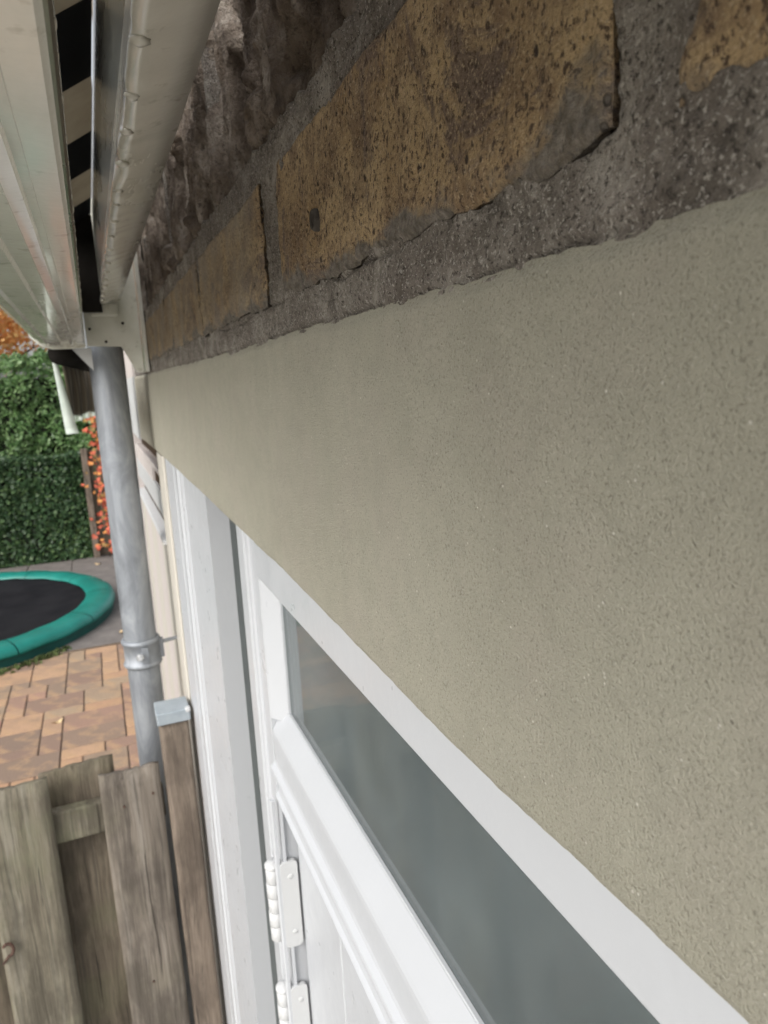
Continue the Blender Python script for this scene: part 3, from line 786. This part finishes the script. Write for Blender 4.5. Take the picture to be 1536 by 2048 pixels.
# ------------------------------------------------------------------ downpipe
dp = thing('downpipe', 'weathered grey zinc downpipe with a strap clamp beside the wall', 'downpipe', (-.064, 1.5, 0))
PX, PY = -.0705, 1.5
obj('pipe', cyl((PX, PY, .05), (PX, PY, 3.4), .0325, .0325, 56, True, 8), 'zinc', dp, True)
cz = 1.962
cl = obj('clamp', lathe_z(PX, PY, [(r-.0072, z) for r, z in [(.0402, cz-.030), (.0440, cz-.029), (.0462, cz-.025), (.0450, cz-.020), (.0425, cz-.018), (.0425, cz+.018), (.0450, cz+.020), (.0462, cz+.025), (.0440, cz+.029), (.0402, cz+.030)]], 56), 'zinc', dp, True)
obj('clamp_seam', box(PX-.002, PX+.012, PY-.0375, PY-.0340, cz-.017, cz+.017, .0008), 'zinc', cl)
obj('bolt', join(cyl((PX-.006, PY-.0350, cz), (PX-.006, PY-.0425, cz), .0085, .0080, 6), cyl((PX-.006, PY-.0425, cz), (PX-.006, PY-.0515, cz+.002), .0045, .0040, 12)), 'screw', cl)
obj('wall_pin', join(cyl((PX+.033, PY, cz+.012), (.004, PY+.01, cz+.012), .0045, .0035, 12), box(PX+.031, PX+.044, PY-.006, PY+.006, cz-.020, cz+.022, .002)), 'zinc', cl)

# ------------------------------------------------------------------ weathered fence at the gate
fence = thing('wooden_fence', 'weathered hit and miss board fence with a capped post against the house', 'fence', (-.3, 1.36, 0))
def board(x0, x1, y0, y1, z0, z1, seed, cup=.0):
    nx, nz = 14, 60; V = []; Fs = []
    u = np.linspace(0, 1, nx); t = np.linspace(0, 1, nz)
    A, B = np.meshgrid(u, t, indexing='ij')
    top = z1+.006*fbm(u*7, u*0, seed, 4)+.004*(u-.5)*math.sin(seed)
    Z = z0+(top[:, None]-z0)*B
    X = x0+(x1-x0)*A+(.0012*fbm(Z*9, Z*0, seed+3, 3))*np.where(A < .5, 1, 1)
    ed = np.minimum(np.minimum(A, 1-A)*(x1-x0), (1-B)*(z1-z0)*1.0)
    rd = .0030*(1-sstep(0, .004, ed))
    bow = cup*(4*(A-.5)**2)
    Yf = y0+rd+bow+.0009*fbm(X*60, Z*4, seed, 3); Yb = y1-rd+bow
    n = nx*nz
    Vf = np.stack([X, Yf, Z], -1).reshape(-1, 3); Vb = np.stack([X, Yb, Z], -1).reshape(-1, 3)
    g = grid_faces(nx, nz, True).tolist()
    Fs = g+[[i+n for i in reversed(q)] for q in g]
    loop = [i*nz for i in range(nx)]+[(nx-1)*nz+j for j in range(1, nz)]+[i*nz+nz-1 for i in range(nx-2, -1, -1)]+[j for j in range(nz-2, 0, -1)]
    for i in range(len(loop)):
        a, b = loop[i], loop[(i+1) % len(loop)]; Fs.append((b, a, a+n, b+n))
    return np.concatenate([Vf, Vb]), Fs
boards = [(-.178, -.069, 1.330, 1.348, 1.790, 'wood_c', 3.3), (-.282, -.150, 1.374, 1.391, 1.802, 'wood_b', 8.1), (-.378, -.263, 1.326, 1.345, 1.811, 'wood_a', 1.9),
          (-.478, -.350, 1.374, 1.391, 1.800, 'wood_b', 12.7), (-.580, -.468, 1.328, 1.346, 1.806, 'wood_a', 17.7), (-.690, -.560, 1.374, 1.391, 1.802, 'wood_b', 4.7), (-.79, -.68, 1.328, 1.346, 1.808, 'wood_c', 19.7)]
for i, (x0, x1, y0, y1, zt, m, sd_) in enumerate(boards):
    obj('board', board(x0, x1, y0, y1, .04, zt, sd_, .001), m, fence, True)
obj('rail', box(-1.3, -.066, 1.3485, 1.3735, 1.668, 1.732, .004), 'wood_a', fence)
obj('rail', box(-1.3, -.066, 1.3485, 1.3735, .70, .765, .004), 'wood_a', fence)
post = obj('post', board(-.060, -.006, 1.322, 1.376, 0.0, 1.8715, 23.0), 'wood_p', fence, True)
cap = obj('post_cap', box(-.0640, -.0020, 1.3180, 1.3800, 1.872, 1.896, .0025), 'capmetal', post)
obj('cap_chip', box(-.0110, -.0010, 1.3170, 1.328, 1.888, 1.8985, .003), 'whitebright', post)
for x, z in ((-.140, 1.722), (-.086, 1.735), (-.128, 1.33), (-.305, 1.70), (-.340, 1.68), (-.322, 1.69)):
    obj('nail', cyl((x, 1.331, z), (x, 1.3275, z), .0020, .0023, 10), 'rust', fence)
hk = []
for i in range(10):
    a0, a1 = math.radians(-100+i*24), math.radians(-100+(i+1)*24)
    hk.append(cyl((-.3655+.009*math.cos(a0), 1.318, 1.505+.013*math.sin(a0)), (-.3655+.009*math.cos(a1), 1.318, 1.505+.013*math.sin(a1)), .003, .003, 8))
hk.append(cyl((-.366, 1.318, 1.492), (-.378, 1.326, 1.474), .0025, .0025, 8))
obj('hook', join(*hk), 'rust', fence, True)

# ------------------------------------------------------------------ trampoline
tp = thing('trampoline', 'round in-ground trampoline with teal rim pad and black mat', 'trampoline', (-1.92, 8.75, 0))
TX, TY = -1.92, 8.75
nm = 64
obj('jumping_mat', lathe_z(TX, TY, [(0, .085), (.7, .09), (1.2, .11), (1.55, .135)], nm), 'mat', tp, True)
prof = [(1.485, .150), (1.49, .168), (1.52, .185), (1.59, .198), (1.66, .198), (1.74, .185), (1.79, .155), (1.805, .115), (1.80, .095), (1.77, .09)]
NS = 12
for s in range(NS):
    V = []; Fs = []; kk = 10; a0 = 2*math.pi*s/NS+.003; a1 = 2*math.pi*(s+1)/NS-.003
    for i in range(kk+1):
        a = a0+(a1-a0)*i/kk; sg = 1-.012*math.exp(-(min(i, kk-i)/.8)**2)
        for r, z in prof: V.append((TX+r*math.cos(a), TY+r*math.sin(a), z*sg+.004*math.sin(a*23+r*9)))
    n = len(prof)
    for i in range(kk):
        for j in range(n-1): Fs.append((i*n+j, (i+1)*n+j, (i+1)*n+j+1, i*n+j+1))
    obj('rim_pad', (V, Fs), 'teal', tp, True)
obj('skirt', lathe_z(TX, TY, [(1.785, .11), (1.775, .0)], nm), 'teal_dark', tp, True)

# ------------------------------------------------------------------ planting
def leaves(pts, nrm, size, aspect, seed, droop=.3):
    """two-triangle folded leaves; returns V, F and a value per leaf"""
    rs = np.random.RandomState(seed); n = len(pts)
    d = rs.normal(size=(n, 3))*.75+nrm; d /= np.linalg.norm(d, axis=1)[:, None]
    t = rs.normal(size=(n, 3)); t[:, 2] -= droop; t -= (t*d).sum(1)[:, None]*d; t /= np.linalg.norm(t, axis=1)[:, None]
    b = np.cross(d, t); s = size*rs.uniform(.65, 1.25, n)[:, None]
    L = t*s; W_ = b*s*aspect
    V = np.stack([pts-L*.5, pts+W_*.5-d*s*.08, pts+L*.5-d*s*.12, pts-W_*.5-d*s*.08], 1).reshape(-1, 3)
    i = np.arange(n)*4
    Fs = np.concatenate([np.stack([i, i+1, i+2], 1), np.stack([i, i+2, i+3], 1)])
    return V, Fs, np.repeat(rs.uniform(0, 1, n), 4)
def leaf_obj(name, data, m, parent):
    V, Fs, val = data
    base = np.array(_root_loc(parent))
    me = bpy.data.meshes.new(name); nV, nF = len(V), len(Fs)
    me.vertices.add(nV); me.vertices.foreach_set('co', (V-base).ravel())
    me.loops.add(nF*3); me.polygons.add(nF)
    me.loops.foreach_set('vertex_index', Fs.ravel().astype(np.int32))
    me.polygons.foreach_set('loop_start', (np.arange(nF)*3).astype(np.int32))
    me.update(calc_edges=True)
    at = me.attributes.new('leaf_id', 'FLOAT', 'POINT'); at.data.foreach_set('value', val.astype(np.float32))
    me.materials.append(M[m])
    o = bpy.data.objects.new(name, me); COL.objects.link(o); o.parent = parent
    return o
def hedge_points(x0, x1, y0, y1, z0, z1, n, bump_, seed):
    """points on the front, top and right side of a lumpy box"""
    rs = np.random.RandomState(seed)
    A = [(x1-x0)*(z1-z0), (x1-x0)*(y1-y0), (y1-y0)*(z1-z0)]; A = np.array(A)/sum(A)
    k = rs.choice(3, n, p=A); P = np.zeros((n, 3)); N = np.zeros((n, 3))
    P[:, 0] = rs.uniform(x0, x1, n); P[:, 1] = rs.uniform(y0, y1, n); P[:, 2] = rs.uniform(z0, z1, n)
    f = k == 0; P[f, 1] = y0; N[f, 1] = -1; N[f, 2] = .35
    f = k == 1; P[f, 2] = z1; N[f, 2] = 1; N[f, 1] = -.2
    f = k == 2; P[f, 0] = x1; N[f, 0] = 1; N[f, 2] = .3
    off = bump_*(fbm(P[:, 0]*2.6, P[:, 2]*2.6+P[:, 1]*2.1, seed, 4)*1.6)-np.abs(rs.normal(0, .05, n))
    return P+N*off[:, None], N
ivy = thing('ivy_hedge', 'clipped low hedge of small dark ivy leaves behind the trampoline', 'hedge', (-2.2, 11.7, 0))
obj('dark_core', box(-4.2, -.40, 11.55, 11.95, 0, 1.52), 'hedgecore', ivy)  # solid dark box added inside to block the view through the leaves
P, N = hedge_points(-4.3, -.33, 11.45, 12.0, 0.02, 1.60, 21000, .05, 3)
leaf_obj('foliage', leaves(P, N, .060, .85, 5), 'ivy', ivy)
lau = thing('laurel_hedge', 'tall glossy green laurel hedge rising behind the ivy hedge', 'hedge', (-2.2, 13.8, 0))
obj('dark_core', box(-5.6, 1.2, 13.65, 14.6, 0, 2.75), 'hedgecore', lau)  # same kind of added dark box, closes the gaps between laurel leaves
P, N = hedge_points(-5.8, 1.5, 13.4, 14.8, 1.0, 3.05, 26000, .22, 9)
leaf_obj('foliage', leaves(P, N, .115, .42, 6, -.6), 'laurel', lau)
tree = thing('autumn_tree', 'broad tree with orange autumn foliage above the laurel hedge', 'tree', (-3.0, 17.5, 0))
def tube(pts, rad, n=10):
    parts = [cyl(pts[i], pts[i+1], rad[i], rad[i+1], n) for i in range(len(pts)-1)]
    return join(*parts)
limbs = [tube([(-3.0, 17.5, 0), (-2.95, 17.5, 1.2), (-3.05, 17.55, 2.4), (-2.9, 17.5, 3.6), (-2.8, 17.5, 4.8), (-2.9, 17.6, 6.0)], [.20, .17, .15, .12, .08, .04])]
for i in range(9):
    a = i*2.4; z = 2.4+i*.35; r = 1.9+.4*math.sin(i*3)
    limbs.append(tube([(-3.0, 17.5, z), (-3+.5*r*math.cos(a), 17.5+.5*r*math.sin(a), z+.5), (-3+r*math.cos(a), 17.5+r*math.sin(a), z+1.1)], [.07, .045, .02], 7))
obj('trunk', join(*limbs), 'bark', tree, True)
rs = np.random.RandomState(4)
cl_c = []
for i in range(150):
    u = rs.normal(size=3); u /= np.linalg.norm(u); rr = rs.uniform(.35, 1)**.5
    cl_c.append((-3.0+2.7*u[0]*rr, 17.5+2.2*u[1]*rr, 4.9+2.0*u[2]*rr))
cl_c = np.array(cl_c); pick = rs.randint(0, len(cl_c), 26000)
off = rs.normal(size=(26000, 3))*np.array([.26, .26, .19])
P = cl_c[pick]+off; N = off/np.linalg.norm(off, axis=1)[:, None]; N[:, 2] += .4
leaf_obj('crown', leaves(P, N, .11, .75, 8), 'orange', tree)

gf = thing('garden_fence', 'narrow brown board fence at the end of the ivy hedge', 'fence', (-.15, 11.5, 0))
for i in range(4):
    x0 = -.325+i*.15
    obj('board', box(x0, x0+.142, 11.48, 11.50, .02, 1.62+rnd.uniform(-.02, .02), .004), 'wood_b', gf)
obj('post', box(-.345, -.255, 11.40, 11.478, 0, 1.66, .006), 'wood_p', gf)

cr = thing('virginia_creeper', 'red and orange creeper climbing the brown garden fence', 'climbing plant', (-.1, 11.35, 0))
st = []
for s in range(4):
    x = -.12+s*.06; pts = []
    for i in range(9): pts.append((x+.05*math.sin(i*1.3+s), 11.36+.02*math.cos(i+s), i*.31))
    st.append(tube(pts, [.012-.001*i for i in range(9)], 6))
obj('stem', join(*st), 'bark', cr, True)
def creeper_leaf():
    V = [(0, 0, 0)]; Fs = []
    for L, a in ((.75, -75), (.95, -38), (1.1, 0), (.95, 38), (.75, 75)):
        a = math.radians(a); d = (math.sin(a), -math.cos(a)); p = (d[1], -d[0]); n = len(V)
        V += [(d[0]*L*.5+p[0]*.17, -.04, d[1]*L*.5+p[1]*.17), (d[0]*L, -.10, d[1]*L), (d[0]*L*.5-p[0]*.17, -.04, d[1]*L*.5-p[1]*.17), (d[0]*L*.5, .03, d[1]*L*.5)]
        Fs += [(0, n, n+3), (n, n+1, n+3), (n+1, n+2, n+3), (n+2, 0, n+3)]
    return V, Fs
cv, cf = creeper_leaf()
cms = []
for m in ('creep1', 'creep2', 'creep3'):
    me = bpy.data.meshes.new('leaf'); me.from_pydata(cv, [], cf); me.materials.append(M[m]); cms.append(me)
for i in range(290):
    z = rnd.uniform(.1, 2.62); t = z/2.6
    wdt = .10+.05*math.sin(z*6)
    m = cms[0] if rnd.random() < .6 else (cms[1] if rnd.random() < .65 else cms[2])
    o = bpy.data.objects.new('leaf', m); COL.objects.link(o); o.parent = cr
    o.location = (rnd.gauss(.02, wdt), rnd.uniform(-.10, .03), z)
    s = rnd.uniform(.035, .075); o.scale = (s, s, s); o.rotation_euler = (rnd.uniform(-.7, .3), rnd.uniform(-.9, .9), rnd.uniform(-.7, .7))

# fallen leaves on the paving
fl_m = []
for sd_ in range(3):
    V = []; n = 9
    for i in range(n):
        a = 2*math.pi*i/n; r = .5+.16*math.sin(a*3+sd_)+.1*math.sin(a*5); V.append((r*math.cos(a), .6*r*math.sin(a), .10*math.cos(a*2)+.06))
    V.append((0, 0, 0)); Fs = [(i, (i+1) % n, n) for i in range(n)]
    V2 = [(x, y, z+.02) for x, y, z in V]
    me = bpy.data.meshes.new('fallen_leaf'); me.from_pydata(V+V2, [], Fs+[tuple(j+n+1 for j in reversed(q)) for q in Fs]); me.materials.append(M['leaf_dry']); fl_m.append(me)
for i, (x, y, s, lab) in enumerate(((-.635, 5.70, .085, 'pale dry leaf lying on the ochre patio pavers'), (-.10, 7.62, .075, 'pale dry leaf on grey slabs near the trampoline pad'), (-.30, 10.95, .10, 'dry leaf at the foot of the garden fence'))):
    o = bpy.data.objects.new('fallen_leaf', fl_m[i]); COL.objects.link(o); o.location = (x, y, .004); o.scale = (s, s, s); o.rotation_euler = (0, 0, .5+i)
    o['label'] = lab; o['category'] = 'leaf'; o['group'] = 'fallen leaves on the paving'
